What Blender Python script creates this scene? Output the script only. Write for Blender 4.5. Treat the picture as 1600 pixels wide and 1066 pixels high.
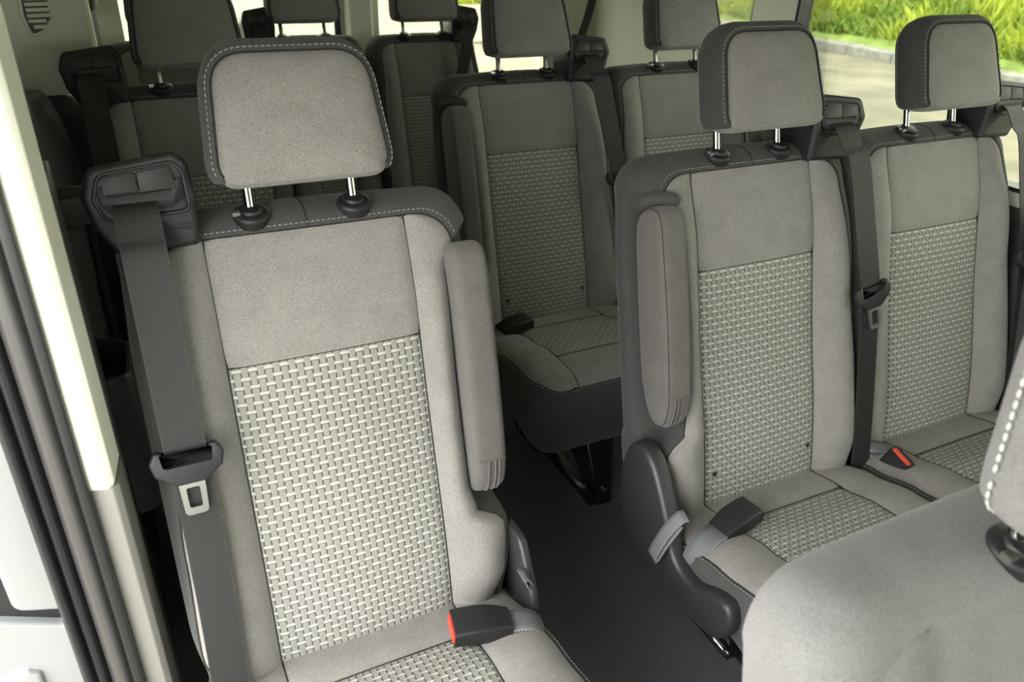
import bpy, bmesh, math, random
from mathutils import Vector, Matrix
random.seed(7)
for _o in list(bpy.data.objects):
    bpy.data.objects.remove(_o)
scene = bpy.context.scene
COL = scene.collection
rad = math.radians

# ------------------------------------------------------------------ camera
CAM = Vector((-0.201, -0.8727, 0.9955))
YAW, PITCH, ROLL = 0.4648, 0.4972, 0.0332
F_PX = 1213.0
cd = bpy.data.cameras.new('camera')
cam = bpy.data.objects.new('camera', cd)
COL.objects.link(cam)
fwd = Vector((math.sin(YAW) * math.cos(PITCH), math.cos(YAW) * math.cos(PITCH), -math.sin(PITCH)))
rt = Vector((math.cos(YAW), -math.sin(YAW), 0))
up = rt.cross(fwd)
rt2 = math.cos(ROLL) * rt + math.sin(ROLL) * up
up2 = -math.sin(ROLL) * rt + math.cos(ROLL) * up
m = Matrix((rt2, up2, -fwd)).transposed().to_4x4()
m.translation = CAM
cam.matrix_world = m
cd.sensor_width = 36.0
cd.lens = 36.0 * F_PX / 1600.0
cd.clip_start = 0.02
cd.clip_end = 200
cd.dof.use_dof = True
cd.dof.focus_distance = 1.35
cd.dof.aperture_fstop = 6.4
scene.camera = cam

# ------------------------------------------------------------------ light
w = bpy.data.worlds.new('world')
scene.world = w
w.use_nodes = True
bg = w.node_tree.nodes['Background']
bg.inputs[0].default_value = (1.0, 0.995, 0.97, 1)
bg.inputs[1].default_value = 7.0
sd = bpy.data.lights.new('sun', 'SUN')
sd.energy = 5.0
sd.angle = rad(2)
sd.color = (1.0, 0.93, 0.80)
sun = bpy.data.objects.new('sun', sd)
COL.objects.link(sun)
sun.rotation_euler = Vector((0.45, -0.42, -1.0)).to_track_quat('-Z', 'Y').to_euler()
scene.view_settings.view_transform = 'Standard'
scene.view_settings.look = 'None'
scene.view_settings.gamma = 1.0
scene.view_settings.use_curve_mapping = False
scene.view_settings.exposure = 0.74

# ------------------------------------------------------------------ materials
def lin(r, g, b):
    f = lambda v: (v / 12.92 if v <= 0.04045 else ((v + 0.055) / 1.055) ** 2.4)
    return (f(r / 255), f(g / 255), f(b / 255), 1)

class NT:
    def __init__(s, name):
        s.m = bpy.data.materials.new(name)
        s.m.use_nodes = True
        s.t = s.m.node_tree
        s.b = s.t.nodes['Principled BSDF']
    def n(s, typ, **kw):
        nd = s.t.nodes.new(typ)
        for k, v in kw.items():
            setattr(nd, k, v)
        return nd
    def l(s, a, b):
        s.t.links.new(a, b)
    def math(s, op, a, b=None, c=None, clamp=False):
        nd = s.n('ShaderNodeMath', operation=op, use_clamp=clamp)
        for i, v in enumerate((a, b, c)):
            if v is None:
                continue
            if isinstance(v, (int, float)):
                nd.inputs[i].default_value = v
            else:
                s.l(v, nd.inputs[i])
        return nd.outputs[0]
    def mix(s, f, a, b):
        nd = s.n('ShaderNodeMix', data_type='RGBA')
        for i, v in ((0, f), (6, a), (7, b)):
            if isinstance(v, (int, float)):
                nd.inputs[i].default_value = v
            elif isinstance(v, tuple):
                nd.inputs[i].default_value = v
            else:
                s.l(v, nd.inputs[i])
        return nd.outputs[2]
    def noise(s, scale, detail=2, coord='Object', rough=0.5, vec=None):
        nd = s.n('ShaderNodeTexNoise')
        nd.inputs['Scale'].default_value = scale
        nd.inputs['Detail'].default_value = detail
        nd.inputs['Roughness'].default_value = rough
        if vec is None:
            tc = s.n('ShaderNodeTexCoord')
            vec = tc.outputs[coord]
        s.l(vec, nd.inputs['Vector'])
        return nd.outputs['Fac']
    def bump(s, h, strength=0.3, dist=0.001):
        nd = s.n('ShaderNodeBump')
        nd.inputs['Strength'].default_value = strength
        nd.inputs['Distance'].default_value = dist
        s.l(h, nd.inputs['Height'])
        s.l(nd.outputs[0], s.b.inputs['Normal'])
    def step(s, v, lo, hi):
        nd = s.n('ShaderNodeMapRange', interpolation_type='SMOOTHSTEP')
        nd.inputs[1].default_value = lo
        nd.inputs[2].default_value = hi
        s.l(v, nd.inputs[0])
        return nd.outputs[0]

def plain(name, col, rough=0.5, metal=0.0, grain=0.0, scale=400, bump=0.0, spec=0.5, sheen=0.0, coat=0.0):
    t = NT(name)
    t.b.inputs['Roughness'].default_value = rough
    t.b.inputs['Metallic'].default_value = metal
    t.b.inputs['Specular IOR Level'].default_value = spec
    t.b.inputs['Sheen Weight'].default_value = sheen
    t.b.inputs['Coat Weight'].default_value = coat
    if grain > 0 or bump > 0:
        nz = t.noise(scale, 3)
        if grain > 0:
            k = t.step(nz, 0.25, 0.75)
            lo = tuple(c * (1 - grain) for c in col[:3]) + (1,)
            hi = tuple(min(1, c * (1 + grain)) for c in col[:3]) + (1,)
            t.l(t.mix(k, lo, hi), t.b.inputs['Base Color'])
        else:
            t.b.inputs['Base Color'].default_value = col
        if bump > 0:
            t.bump(nz, bump, 0.0006)
    else:
        t.b.inputs['Base Color'].default_value = col
    return t.m

def fabric(name, col, grain=0.25, scale=1100, sheen=0.15, bump=0.35):
    t = NT(name)
    t.b.inputs['Roughness'].default_value = 0.92
    t.b.inputs['Specular IOR Level'].default_value = 0.15
    t.b.inputs['Sheen Weight'].default_value = sheen
    t.b.inputs['Sheen Roughness'].default_value = 0.5
    n1 = t.noise(scale, 2)
    n2 = t.noise(28, 3)
    k = t.step(n1, 0.3, 0.7)
    lo = tuple(c * (1 - grain) for c in col[:3]) + (1,)
    hi = tuple(c * (1 + grain) for c in col[:3]) + (1,)
    c1 = t.mix(k, lo, hi)
    k2 = t.step(n2, 0.3, 0.7)
    br = t.n('ShaderNodeHueSaturation')
    t.l(c1, br.inputs['Color'])
    v = t.math('MULTIPLY_ADD', k2, 0.10, 0.95)
    t.l(v, br.inputs['Value'])
    t.l(br.outputs[0], t.b.inputs['Base Color'])
    t.bump(n1, bump, 0.0006)
    return t.m

def weave(name, base, bar, dark):
    """interlaced fabric: light cross threads going over every second warp rib"""
    t = NT(name)
    t.b.inputs['Roughness'].default_value = 0.9
    t.b.inputs['Specular IOR Level'].default_value = 0.2
    uv = t.n('ShaderNodeUVMap')
    sp = t.n('ShaderNodeSeparateXYZ')
    t.l(uv.outputs[0], sp.inputs[0])
    x, y = sp.outputs[0], sp.outputs[1]
    col = t.math('FLOOR', x)
    odd = t.math('MULTIPLY', t.math('PINGPONG', col, 1.0), 0.5)
    fx = t.math('FRACT', x)
    yy = t.math('FRACT', t.math('ADD', y, odd))
    a = t.math('ABSOLUTE', t.math('SUBTRACT', yy, 0.5))          # 0 on this column's bar, .5 on the neighbour's
    e = t.math('SUBTRACT', 0.5, t.math('ABSOLUTE', t.math('SUBTRACT', fx, 0.5)))   # distance from the column edge
    barm = t.math('SUBTRACT', 1.0, t.step(a, 0.065, 0.095))
    # bars reach slightly over into neighbouring columns
    near = t.math('SUBTRACT', 1.0, t.step(t.math('SUBTRACT', 0.5, a), 0.065, 0.095))
    nearm = t.math('MULTIPLY', near, t.math('SUBTRACT', 1.0, t.step(e, 0.05, 0.09)))
    barm = t.math('MAXIMUM', barm, nearm)
    edge = t.math("SUBTRACT", 1.0, t.step(e, 0.07, 0.125))
    below = t.math('MULTIPLY', t.step(a, 0.10, 0.13), t.math('SUBTRACT', 1.0, t.step(a, 0.36, 0.42)))
    low = t.step(yy, 0.5, 0.51)
    low = t.math('MULTIPLY_ADD', low, 0.5, 0.5)
    line = t.math('MULTIPLY', t.math('MULTIPLY', edge, below), low)
    und = t.math('MULTIPLY', t.math('MULTIPLY', t.step(a, 0.08, 0.11), t.math('SUBTRACT', 1.0, t.step(a, 0.11, 0.15))), 0.55)
    und = t.math('MULTIPLY', und, t.math('SUBTRACT', 1.0, t.step(yy, 0.49, 0.5)))
    line = t.math('MAXIMUM', line, und)
    n1 = t.noise(1300, 2)
    gk = t.step(n1, 0.3, 0.7)
    bl = tuple(c * 0.74 for c in base[:3]) + (1,)
    bh = tuple(c * 1.26 for c in base[:3]) + (1,)
    c1 = t.mix(gk, bl, bh)
    c2 = t.mix(barm, c1, bar)
    c3 = t.mix(line, c2, dark)
    t.l(c3, t.b.inputs['Base Color'])
    rib = t.math('MULTIPLY', t.step(e, 0.0, 0.3), 0.5)
    h = t.math('ADD', t.math('MULTIPLY', barm, 0.5), rib)
    h = t.math('SUBTRACT', h, t.math('MULTIPLY', line, 0.7))
    h = t.math('ADD', h, t.math('MULTIPLY', n1, 0.15))
    t.bump(h, 0.75, 0.0012)
    return t.m

def webbing(name, col):
    t = NT(name)
    t.b.inputs['Roughness'].default_value = 0.55
    t.b.inputs['Specular IOR Level'].default_value = 0.35
    uv = t.n('ShaderNodeUVMap')
    sp = t.n('ShaderNodeSeparateXYZ')
    t.l(uv.outputs[0], sp.inputs[0])
    r1 = t.math('PINGPONG', t.math('MULTIPLY', sp.outputs[1], 700.0), 1.0)
    ex = t.math('ABSOLUTE', t.math('SUBTRACT', sp.outputs[0], 0.5))
    edge = t.math('MULTIPLY', t.step(ex, 0.455, 0.47), t.step(t.math('PINGPONG', t.math('MULTIPLY', sp.outputs[1], 330.0), 1.0), 0.3, 0.5))
    lo = tuple(c * 0.8 for c in col[:3]) + (1,)
    hi = tuple(c * 1.15 for c in col[:3]) + (1,)
    c = t.mix(r1, lo, hi)
    c = t.mix(t.math('MULTIPLY', edge, 0.5), c, tuple(min(1, q * 3) for q in col[:3]) + (1,))
    t.l(c, t.b.inputs['Base Color'])
    t.bump(r1, 0.35, 0.0006)
    return t.m

def glass(name, tint):
    t = NT(name)
    nt = t.t
    out = nt.nodes['Material Output']
    tr = t.n('ShaderNodeBsdfTransparent')
    tr.inputs[0].default_value = tint
    gl = t.n('ShaderNodeBsdfGlossy')
    gl.inputs['Roughness'].default_value = 0.02
    fr = t.n('ShaderNodeFresnel')
    fr.inputs[0].default_value = 1.45
    mx = t.n('ShaderNodeMixShader')
    t.l(t.math('MULTIPLY', fr.outputs[0], 0.6), mx.inputs[0])
    t.l(tr.outputs[0], mx.inputs[1])
    t.l(gl.outputs[0], mx.inputs[2])
    t.l(mx.outputs[0], out.inputs[0])
    return t.m

M = {}
M['grey'] = fabric('grey_seat_fabric', (0.196, 0.187, 0.175, 1), 0.42)
M['dark'] = fabric('charcoal_seat_fabric', (0.054, 0.053, 0.052, 1), 0.35, 900, 0.10)
M['mid'] = fabric('mid_grey_fabric', (0.105, 0.098, 0.092, 1), 0.28)
M['weave'] = weave('interlaced_fabric', (0.225, 0.22, 0.20, 1), (0.39, 0.39, 0.365, 1), (0.03, 0.03, 0.03, 1))
M['front'] = fabric('charcoal_fabric_lit', (0.17, 0.168, 0.165, 1), 0.28)  # charcoal seat fabric again, paler to put the door light into its colour
M['seam'] = plain('seam_thread_dark', (0.012, 0.012, 0.012, 1), 0.9)
M['thread'] = plain('grey_thread', (0.30, 0.30, 0.29, 1), 0.8)
M['plastic'] = plain('black_grained_plastic', (0.013, 0.013, 0.014, 1), 0.48, 0, 0.25, 900, 0.25, 0.4)
M['slate'] = plain('slate_plastic', (0.022, 0.024, 0.025, 1), 0.45, 0, 0.15, 700, 0.2)
M['black'] = plain('matte_black', (0.006, 0.006, 0.007, 1), 0.6)
M['metal_black'] = plain('black_painted_steel', (0.008, 0.008, 0.009, 1), 0.22, 0, 0, 1, 0, 0.6)
M['chrome'] = plain('chrome', (0.42, 0.42, 0.41, 1), 0.12, 1.0)
M['steel'] = plain('brushed_steel', (0.42, 0.41, 0.39, 1), 0.3, 1.0)
M['belt'] = webbing('black_webbing', (0.014, 0.014, 0.014, 1))
M['strap'] = webbing('grey_webbing', (0.12, 0.124, 0.132, 1))
M['red'] = plain('red_plastic', (0.62, 0.055, 0.03, 1), 0.4)
M['cream'] = plain('cream_plastic', (0.72, 0.72, 0.62, 1), 0.5, 0, 0.03, 500, 0.06)
M['greytrim'] = plain('light_grey_grained_plastic', (0.15, 0.145, 0.13, 1), 0.5, 0, 0.08, 500, 0.5)
M['trim'] = plain('dark_grey_trim_plastic', (0.038, 0.043, 0.041, 1), 0.42, 0, 0.12, 700, 0.15)
M['rubber'] = plain('black_rubber', (0.012, 0.012, 0.013, 1), 0.42)
M['greymetal'] = plain('grey_seal_flock', (0.050, 0.048, 0.047, 1), 0.4)
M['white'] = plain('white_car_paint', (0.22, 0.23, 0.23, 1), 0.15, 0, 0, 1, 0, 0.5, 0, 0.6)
M['roof'] = plain('pale_headliner', (0.80, 0.79, 0.74, 1), 0.9)
M['carpet'] = plain('black_carpet', (0.105, 0.110, 0.118, 1), 0.95, 0, 0.28, 260, 0.8, 0.1)
M['glass'] = glass('tinted_glass', (0.64, 0.66, 0.60, 1))
M['glassclear'] = glass('rear_glass', (0.74, 0.75, 0.68, 1))
M['glassfront'] = glass('clear_glass', (0.78, 0.81, 0.77, 1))
M['asphalt'] = plain('pale_asphalt', (0.120, 0.110, 0.080, 1), 0.9, 0, 0.3, 1.1, 0.3)
M['kerb'] = plain('kerb_concrete', (0.17, 0.168, 0.155, 1), 0.9, 0, 0.2, 8)
M['paver'] = plain('limestone_paver', (0.125, 0.116, 0.085, 1), 0.85, 0, 0.15, 3)
M['soil'] = plain('grassy_soil', (0.12, 0.17, 0.035, 1), 0.95, 0, 0.4, 3)

def grass_mat():
    t = NT('grass_blades')
    t.b.inputs['Roughness'].default_value = 0.6
    n1 = t.noise(1.1, 4)
    n2 = t.noise(9, 3)
    a = t.mix(t.step(n1, 0.35, 0.65), (0.10, 0.17, 0.010, 1), (0.26, 0.31, 0.016, 1))
    b = t.mix(t.math('MULTIPLY', t.step(n2, 0.55, 0.75), 0.6), a, (0.30, 0.27, 0.09, 1))
    t.l(b, t.b.inputs['Base Color'])
    return t.m
M['grass'] = grass_mat()

# ------------------------------------------------------------------ object helpers
CACHE = {}
def link(name, me, parent=None, kind=None, label=None):
    o = bpy.data.objects.new(name, me)
    COL.objects.link(o)
    if parent is not None:
        o.parent = parent
    if kind:
        o['kind'] = kind
    if label:
        o['label'] = label
    return o

class MB:
    """collects vertices and faces for one mesh"""
    def __init__(s):
        s.v, s.f, s.uv = [], [], None
    def grid(s, rows, closed=False):
        b = len(s.v)
        n = len(rows[0])
        for r in rows:
            s.v += [tuple(p) for p in r]
        for i in range(len(rows) - 1):
            for j in range(n if closed else n - 1):
                k = (j + 1) % n
                s.f.append((b + i * n + j, b + i * n + k, b + (i + 1) * n + k, b + (i + 1) * n + j))
        return b
    def cap(s, ids):
        s.f.append(tuple(ids))
    def box(s, c, size, rot=None):
        b = len(s.v)
        for sx in (-1, 1):
            for sy in (-1, 1):
                for sz in (-1, 1):
                    p = Vector((sx * size[0] / 2, sy * size[1] / 2, sz * size[2] / 2))
                    if rot:
                        p = rot @ p
                    s.v.append(tuple(p + Vector(c)))
        for q in ((0, 1, 3, 2), (4, 6, 7, 5), (0, 4, 5, 1), (2, 3, 7, 6), (0, 2, 6, 4), (1, 5, 7, 3)):
            s.f.append(tuple(b + i for i in q))
    def tube(s, path, r, n=6, close=False, flat=1.0):
        path = [Vector(p) for p in path]
        rows = []
        N = len(path)
        ref = None
        for i, p in enumerate(path):
            a = path[(i - 1) % N] if (close or i > 0) else p
            c = path[(i + 1) % N] if (close or i < N - 1) else p
            t = (c - a)
            if t.length < 1e-9:
                t = Vector((0, 0, 1))
            t.normalize()
            if ref is None:
                ref = Vector((0, 0, 1)) if abs(t.z) < 0.9 else Vector((1, 0, 0))
            nn = ref - t * ref.dot(t)
            if nn.length < 1e-6:
                nn = t.orthogonal()
            nn.normalize()
            ref = nn
            bb = t.cross(nn)
            rr = r[i] if isinstance(r, (list, tuple)) else r
            rows.append([p + rr * (math.cos(2 * math.pi * k / n) * nn + flat * math.sin(2 * math.pi * k / n) * bb) for k in range(n)])
        if close:
            rows.append(rows[0])
        b = s.grid(rows, True)
        if not close:
            s.cap([b + k for k in range(n)][::-1])
            s.cap([b + (N - 1) * n + k for k in range(n)])
    def lathe(s, prof, org, ax, n=20):
        ax = Vector(ax).normalized()
        e1 = ax.orthogonal().normalized()
        e2 = ax.cross(e1)
        rows = [[Vector(org) + ax * h + r * (math.cos(2 * math.pi * k / n) * e1 + math.sin(2 * math.pi * k / n) * e2) for k in range(n)] for r, h in prof]
        b = s.grid(rows, True)
        s.cap([b + k for k in range(n)][::-1])
        s.cap([b + (len(prof) - 1) * n + k for k in range(n)])
    def puffy(s, outline, fn, d0, d1, bev, steps=3, crown=0.0):
        """extrude a closed outline between depths d0 and d1 with rounded edges; fn maps (a, b, depth) to xyz"""
        N = len(outline)
        nor = normals2(outline)
        rows = []
        for k in range(steps + 1):
            a = math.pi / 2 * k / steps
            ins, dz = bev * (1 - math.sin(a)), bev * (1 - math.cos(a))
            rows.append(([(p[0] - n[0] * ins, p[1] - n[1] * ins) for p, n in zip(outline, nor)], d0 + dz))
        for k in range(steps + 1):
            a = math.pi / 2 * (1 - k / steps)
            ins, dz = bev * (1 - math.sin(a)), bev * (1 - math.cos(a))
            rows.append(([(p[0] - n[0] * ins, p[1] - n[1] * ins) for p, n in zip(outline, nor)], d1 - dz))
        b = s.grid([[fn(x, y, d) for x, y in r] for r, d in rows], True)
        s.cap([b + k for k in range(N)][::-1])
        s.cap([b + (len(rows) - 1) * N + k for k in range(N)])
    def mesh(s, name, mat, smooth=True, angle=None, normals=True):
        me = bpy.data.meshes.new(name)
        me.from_pydata([tuple(p) for p in s.v], [], s.f)
        if normals:
            bm = bmesh.new()
            bm.from_mesh(me)
            bmesh.ops.recalc_face_normals(bm, faces=bm.faces)
            bm.to_mesh(me)
            bm.free()
        if smooth:
            me.polygons.foreach_set('use_smooth', [True] * len(me.polygons))
            if angle:
                me.set_sharp_from_angle(angle=rad(angle))
        if s.uv:
            lay = me.uv_layers.new(name='UVMap')
            for lp in me.loops:
                lay.data[lp.index].uv = s.uv[lp.vertex_index]
        me.materials.append(mat)
        return me
    def build(s, name, mat, parent=None, kind=None, label=None, smooth=True, angle=35):
        return link(name, s.mesh(name, mat, smooth, angle), parent, kind, label)

def normals2(o):
    N = len(o)
    area = sum(o[i][0] * o[(i + 1) % N][1] - o[(i + 1) % N][0] * o[i][1] for i in range(N))
    sg = 1 if area > 0 else -1
    out = []
    for i in range(N):
        a, b, c = o[i - 1], o[i], o[(i + 1) % N]
        def un(p, q):
            dx, dy = q[0] - p[0], q[1] - p[1]
            L = math.hypot(dx, dy) or 1e-9
            return dx / L, dy / L
        t1, t2 = un(a, b), un(b, c)
        n = (sg * (t1[1] + t2[1]), -sg * (t1[0] + t2[0]))
        L = math.hypot(*n) or 1e-9
        co = max(0.5, L / 2)
        out.append((n[0] / L / co, n[1] / L / co))
    return out

def fillet(pts, radii, seg=5):
    N = len(pts)
    out = []
    for i in range(N):
        p0, p1, p2 = Vector(pts[i - 1]), Vector(pts[i]), Vector(pts[(i + 1) % N])
        r = radii[i] if isinstance(radii, (list, tuple)) else radii
        v1, v2 = (p0 - p1), (p2 - p1)
        l1, l2 = v1.length, v2.length
        v1.normalize(); v2.normalize()
        ang = math.acos(max(-1, min(1, v1.dot(v2))))
        if r < 1e-6 or ang > 3.10:
            out.append(tuple(p1)); continue
        tl = min(r / math.tan(ang / 2), l1 * 0.48, l2 * 0.48)
        a, b = p1 + v1 * tl, p1 + v2 * tl
        for k in range(seg + 1):
            t = k / seg
            out.append(tuple((1 - t) ** 2 * a + 2 * t * (1 - t) * p1 + t * t * b))
    return out

def lerp_tab(tab, x):
    if x <= tab[0][0]:
        return tab[0][1]
    for (x0, y0), (x1, y1) in zip(tab, tab[1:]):
        if x <= x1:
            t = (x - x0) / (x1 - x0)
            t = t * t * (3 - 2 * t)
            return y0 + (y1 - y0) * t
    return tab[-1][1]

def sstep(a, b, x):
    t = max(0, min(1, (x - a) / (b - a)))
    return t * t * (3 - 2 * t)

def resample(path, step):
    path = [Vector(p) for p in path]
    out = [path[0]]
    acc = 0.0
    for a, b in zip(path, path[1:]):
        L = (b - a).length
        pos = step - acc
        while pos <= L:
            out.append(a + (b - a) * (pos / L))
            pos += step
        acc = (acc + L) % step
    return out

def spline(pts, n=8):
    """Catmull-Rom through the points"""
    P = [Vector(p) for p in pts]
    P = [2 * P[0] - P[1]] + P + [2 * P[-1] - P[-2]]
    out = []
    for i in range(1, len(P) - 2):
        for k in range(n):
            t = k / n
            a, b, c, d = P[i - 1], P[i], P[i + 1], P[i + 2]
            out.append(0.5 * ((2 * b) + (c - a) * t + (2 * a - 5 * b + 4 * c - d) * t * t + (3 * b - a - 3 * c + d) * t ** 3))
    out.append(P[-2])
    return out

def stitches(mb, path, lift=None, step=0.0075, ln=0.0048, r=0.0006):
    q = resample(path, step)
    for a, b in zip(q, q[1:]):
        t = (b - a)
        if t.length < step * 0.5:
            continue
        t.normalize()
        e = a + t * ln
        mid = (a + e) / 2
        mb.tube([a, mid, e], [r * 0.6, r * 1.15, r * 0.6], 5)

def ribbon(path, wdir, width, thick):
    """solid strap along a path; wdir(i) gives the width direction"""
    mb = MB()
    rows, uv = [], []
    L = 0
    for i, p in enumerate(path):
        a = path[max(0, i - 1)]
        c = path[min(len(path) - 1, i + 1)]
        t = (c - a).normalized()
        if i > 0:
            L += (p - path[i - 1]).length
        wd = Vector(wdir) if not callable(wdir) else Vector(wdir(i))
        wd = (wd - t * wd.dot(t)).normalized()
        n = t.cross(wd)
        r = []
        for k, (sx, sn) in enumerate(((-.5, .5), (-.2, .5), (.2, .5), (.5, .5), (.5, -.5), (.2, -.5), (-.2, -.5), (-.5, -.5))):
            r.append(p + wd * width * sx + n * thick * sn)
            uv.append((sx + .5, L))
        rows.append(r)
    b = mb.grid(rows, True)
    mb.cap([b + k for k in range(8)][::-1])
    mb.cap([b + (len(path) - 1) * 8 + k for k in range(8)])
    mb.uv = uv
    return mb

# ------------------------------------------------------------------ the seat
FL = -0.45                       # cabin floor
REC = 0.2575                     # recline of the backrests
CR, SR = math.cos(REC), math.sin(REC)
def P(u, v, d):
    return Vector((u, v * SR + d * CR, v * CR - d * SR - FL))
def Q(u, y, z):
    return Vector((u, y, z - FL))

UC = 0.140                       # half width of the centre panel
VT, VP, VB = 0.633, 0.455, -0.06
ARC0, UT = 0.585, 0.155
TAB_PLAIN = [(-.06, .215), (-.02, .232), (.05, .245), (.2, .240), (.4, .224), (.585, .208)]
TAB_ARM = [(-.06, .19), (-.02, .212), (.04, .234), (.10, .240), (.128, .238), (.152, .196), (.2, .187), (.37, .187), (.55, .190), (.585, .208)]
def ub(v, arm):
    tab = TAB_ARM if arm else TAB_PLAIN
    if v <= ARC0:
        return lerp_tab(tab, v)
    k = (v - ARC0) / (VT - ARC0)
    return UT + (0.208 - UT) * math.sqrt(max(0, 1 - k * k))
def recess(v, arm):
    return (sstep(.125, .16, v) * (1 - sstep(.572, .592, v))) if arm else 0.0
def Fd(u, v, arm):
    """depth of the padded front"""
    a = abs(u)
    d = -0.010 * math.exp(-((v - .10) / .16) ** 2) + 0.016 * sstep(.50, .65, v)
    if a <= UC:
        return d - 0.005 * (1 - (a / UC) ** 2) + 0.003
    w = max(1e-4, ub(v, arm) - UC)
    t = min(1, (a - UC) / w)
    amp = 0.032 * min(1, w / .075) * (1 - 0.65 * sstep(.42, .633, v)) * (0.45 + 0.55 * sstep(-.08, .06, v))
    return d + 0.003 - amp * math.sin(math.pi * 0.84 * t)
VROWS = [VB + (ARC0 - VB) * i / 46 for i in range(47)] + [ARC0 + (VT - ARC0) * math.sin(math.pi / 2 * i / 8) for i in range(1, 9)]

def dip(dist, depth=0.0035, w=0.006):
    return depth * math.exp(-(max(0.0, dist) / w) ** 1.2)

def backrest_parts(sg, arm, root, studs, plain=False):
    """arm: armrest recess on the -u side (before mirroring by sg)"""
    def isarm(u):
        return arm and u < 0
    if plain:
        mb = MB(); rows = []
        for v in VROWS:
            b = ub(v, False)
            rows.append([P(b * t / 20, v, Fd(b * t / 20, v, False) + .0032 * max((abs(t) / 20) ** 8, sstep(VT - .04, VT, v))) for t in range(-20, 21)])
        mb.grid(rows)
        link('backrest_cover', mb.mesh('backrest_cover', M['front'], normals=False), root)
    for side in (() if plain else (-1, 1)):
        A = arm and side < 0
        key = ('bolster', sg, side, A)
        if key not in CACHE:
            mb = MB(); rows = []
            for v in VROWS:
                b = ub(v, A); r = []
                for j in range(15):
                    t = j / 14
                    a = UC + (b - UC) * t
                    d = Fd(a, v, A) + dip((a - UC), .004) + dip((b - a), .003)
                    r.append(P(sg * side * a, v, d))
                rows.append(r)
            mb.grid(rows)
            CACHE[key] = mb.mesh('bolster', M['grey'], normals=False)
        link('bolster', CACHE[key], root)
    for nm, v0, v1, mt in () if plain else (('upper_panel', VP, VT, 'grey'), ('woven_panel', VB, VP, 'weave')):
        if nm not in CACHE:
            mb = MB(); rows = []; uv = []
            nv = 20 if nm == 'upper_panel' else 44
            for i in range(nv + 1):
                v = v0 + (v1 - v0) * i / nv; r = []
                for j in range(33):
                    u = -UC + 2 * UC * j / 32
                    d = Fd(u, v, False) + dip(UC - abs(u), .004) + dip(v1 - v, .0035)
                    if nm == 'upper_panel':
                        d += dip(v - v0, .0035) - .002
                    else:
                        d -= .001
                    r.append(P(u, v, d)); uv.append((u / .0108 + .5, v / .0243))
                rows.append(r)
            mb.grid(rows); mb.uv = uv
            CACHE[nm] = mb.mesh(nm, M[mt], normals=False)
        link(nm, CACHE[nm], root)
    # dark shell: side, top and back cover
    pts = []
    for side in (-1, 1):
        A = arm and side < 0
        L = []
        for v in VROWS:
            b = ub(v, A)
            if v <= ARC0:
                o = (side * lerp_tab([(-.06, .230), (.0, .246), (.08, .256), (.45, .256), (.60, .248)], v), v + (0.02 * sstep(.4, .585, v)))
            else:
                th = math.asin(min(1, (v - ARC0) / (VT - ARC0)))
                o = (side * (.190 + (.0605) * math.cos(th)), .605 + (.668 - .605) * math.sin(th))
            L.append(((side * b, v), o, recess(v, A), Fd(b - 1e-5, v, A) + .003))
        pts.append(L)
    top = []
    for i in range(1, 24):
        t = -1 + 2 * i / 24
        top.append(((UT * t, VT), (.190 * t, .668 + .004 * (1 - t * t)), 0.0, Fd(UT * t, VT, False) + .003))
    LINE = pts[0] + top + pts[1][::-1]
    PN = [(0, 0), (.12, .0005), (.30, .003), (.52, .009), (.72, .018), (.87, .030), (.96, .046), (1, .064), (1, .085), (.97, .100), (.90, .110), (.75, .116)]
    PR = [(0, 0), (.01, .012), (.0, .03), (.0, .045), (.02, .057), (.12, .064), (.45, .066), (.85, .068), (1, .078), (1, .095), (.93, .108), (.78, .116)]
    def shellpt(i, k):
        (su, sv), (ou, ov), rc, f = LINE[i]
        a = PN[k][0] * (1 - rc) + PR[k][0] * rc
        d = (f + PN[k][1]) * (1 - rc) + (f * (1 - PR[k][1] / .116) + PR[k][1]) * rc if k < 7 else (PN[k][1] * (1 - rc) + PR[k][1] * rc + f * (1 - k / 11))
        return P(sg * (su + (ou - su) * a), sv + (ov - sv) * a, d)
    key = ('shell', sg, arm)
    N = len(LINE)
    if key not in CACHE:
        mb = MB()
        rows = [[shellpt(i, k) for i in range(N)] for k in range(len(PN))]
        b = mb.grid(rows)
        last = b + (len(PN) - 1) * N
        for i in range(N // 2):
            q = (last + i, last + i + 1, last + N - 2 - i, last + N - 1 - i)
            if len(set(q)) == 4:
                mb.cap(q)
        CACHE[key] = mb.mesh('backrest_shell', M['dark'], normals=False)
        st = MB()
        i0 = next(i for i, q in enumerate(LINE) if q[0][1] > (.588 if arm else .30))
        i1 = N - 1 - next(i for i, q in enumerate(LINE[::-1]) if q[0][1] > .30)
        def sp(i):
            p = shellpt(i, 1).lerp(shellpt(i, 2), .4)
            return p + Vector((0, -.0006, .0006))
        stitches(st, [sp(i) for i in range(i0, i1 + 1)])
        CACHE[('st', sg, arm)] = st.mesh('stitching', M['thread'])
        sm = MB()
        sm.tube([shellpt(i, 0) + Vector((0, -.0002, 0)) for i in range(N)], .0016, 6)
        for sd in (-1, 1):
            sm.tube([P(sd * UC, v, Fd(UC, v, False) + .0035) for v in VROWS], .0016, 6)
        sm.tube([P(-UC + 2 * UC * j / 24, VP, Fd(-UC + 2 * UC * j / 24, VP, False) + .0025) for j in range(25)], .0013, 6)
        mid = N // 2
        sm.tube([shellpt(mid, k) + Vector((0, 0, -.0004)) for k in range(0, 10)], .0013, 6)
        CACHE[('seam', sg, arm)] = sm.mesh('seam', M['seam'])
    sh = link('backrest_shell', CACHE[key], root)
    link('stitching', CACHE[('st', sg, arm)], sh, 'stuff')
    link('seam', CACHE[('seam', sg, arm)], root, label='dark sewn seams between the fabric panels')
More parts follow.
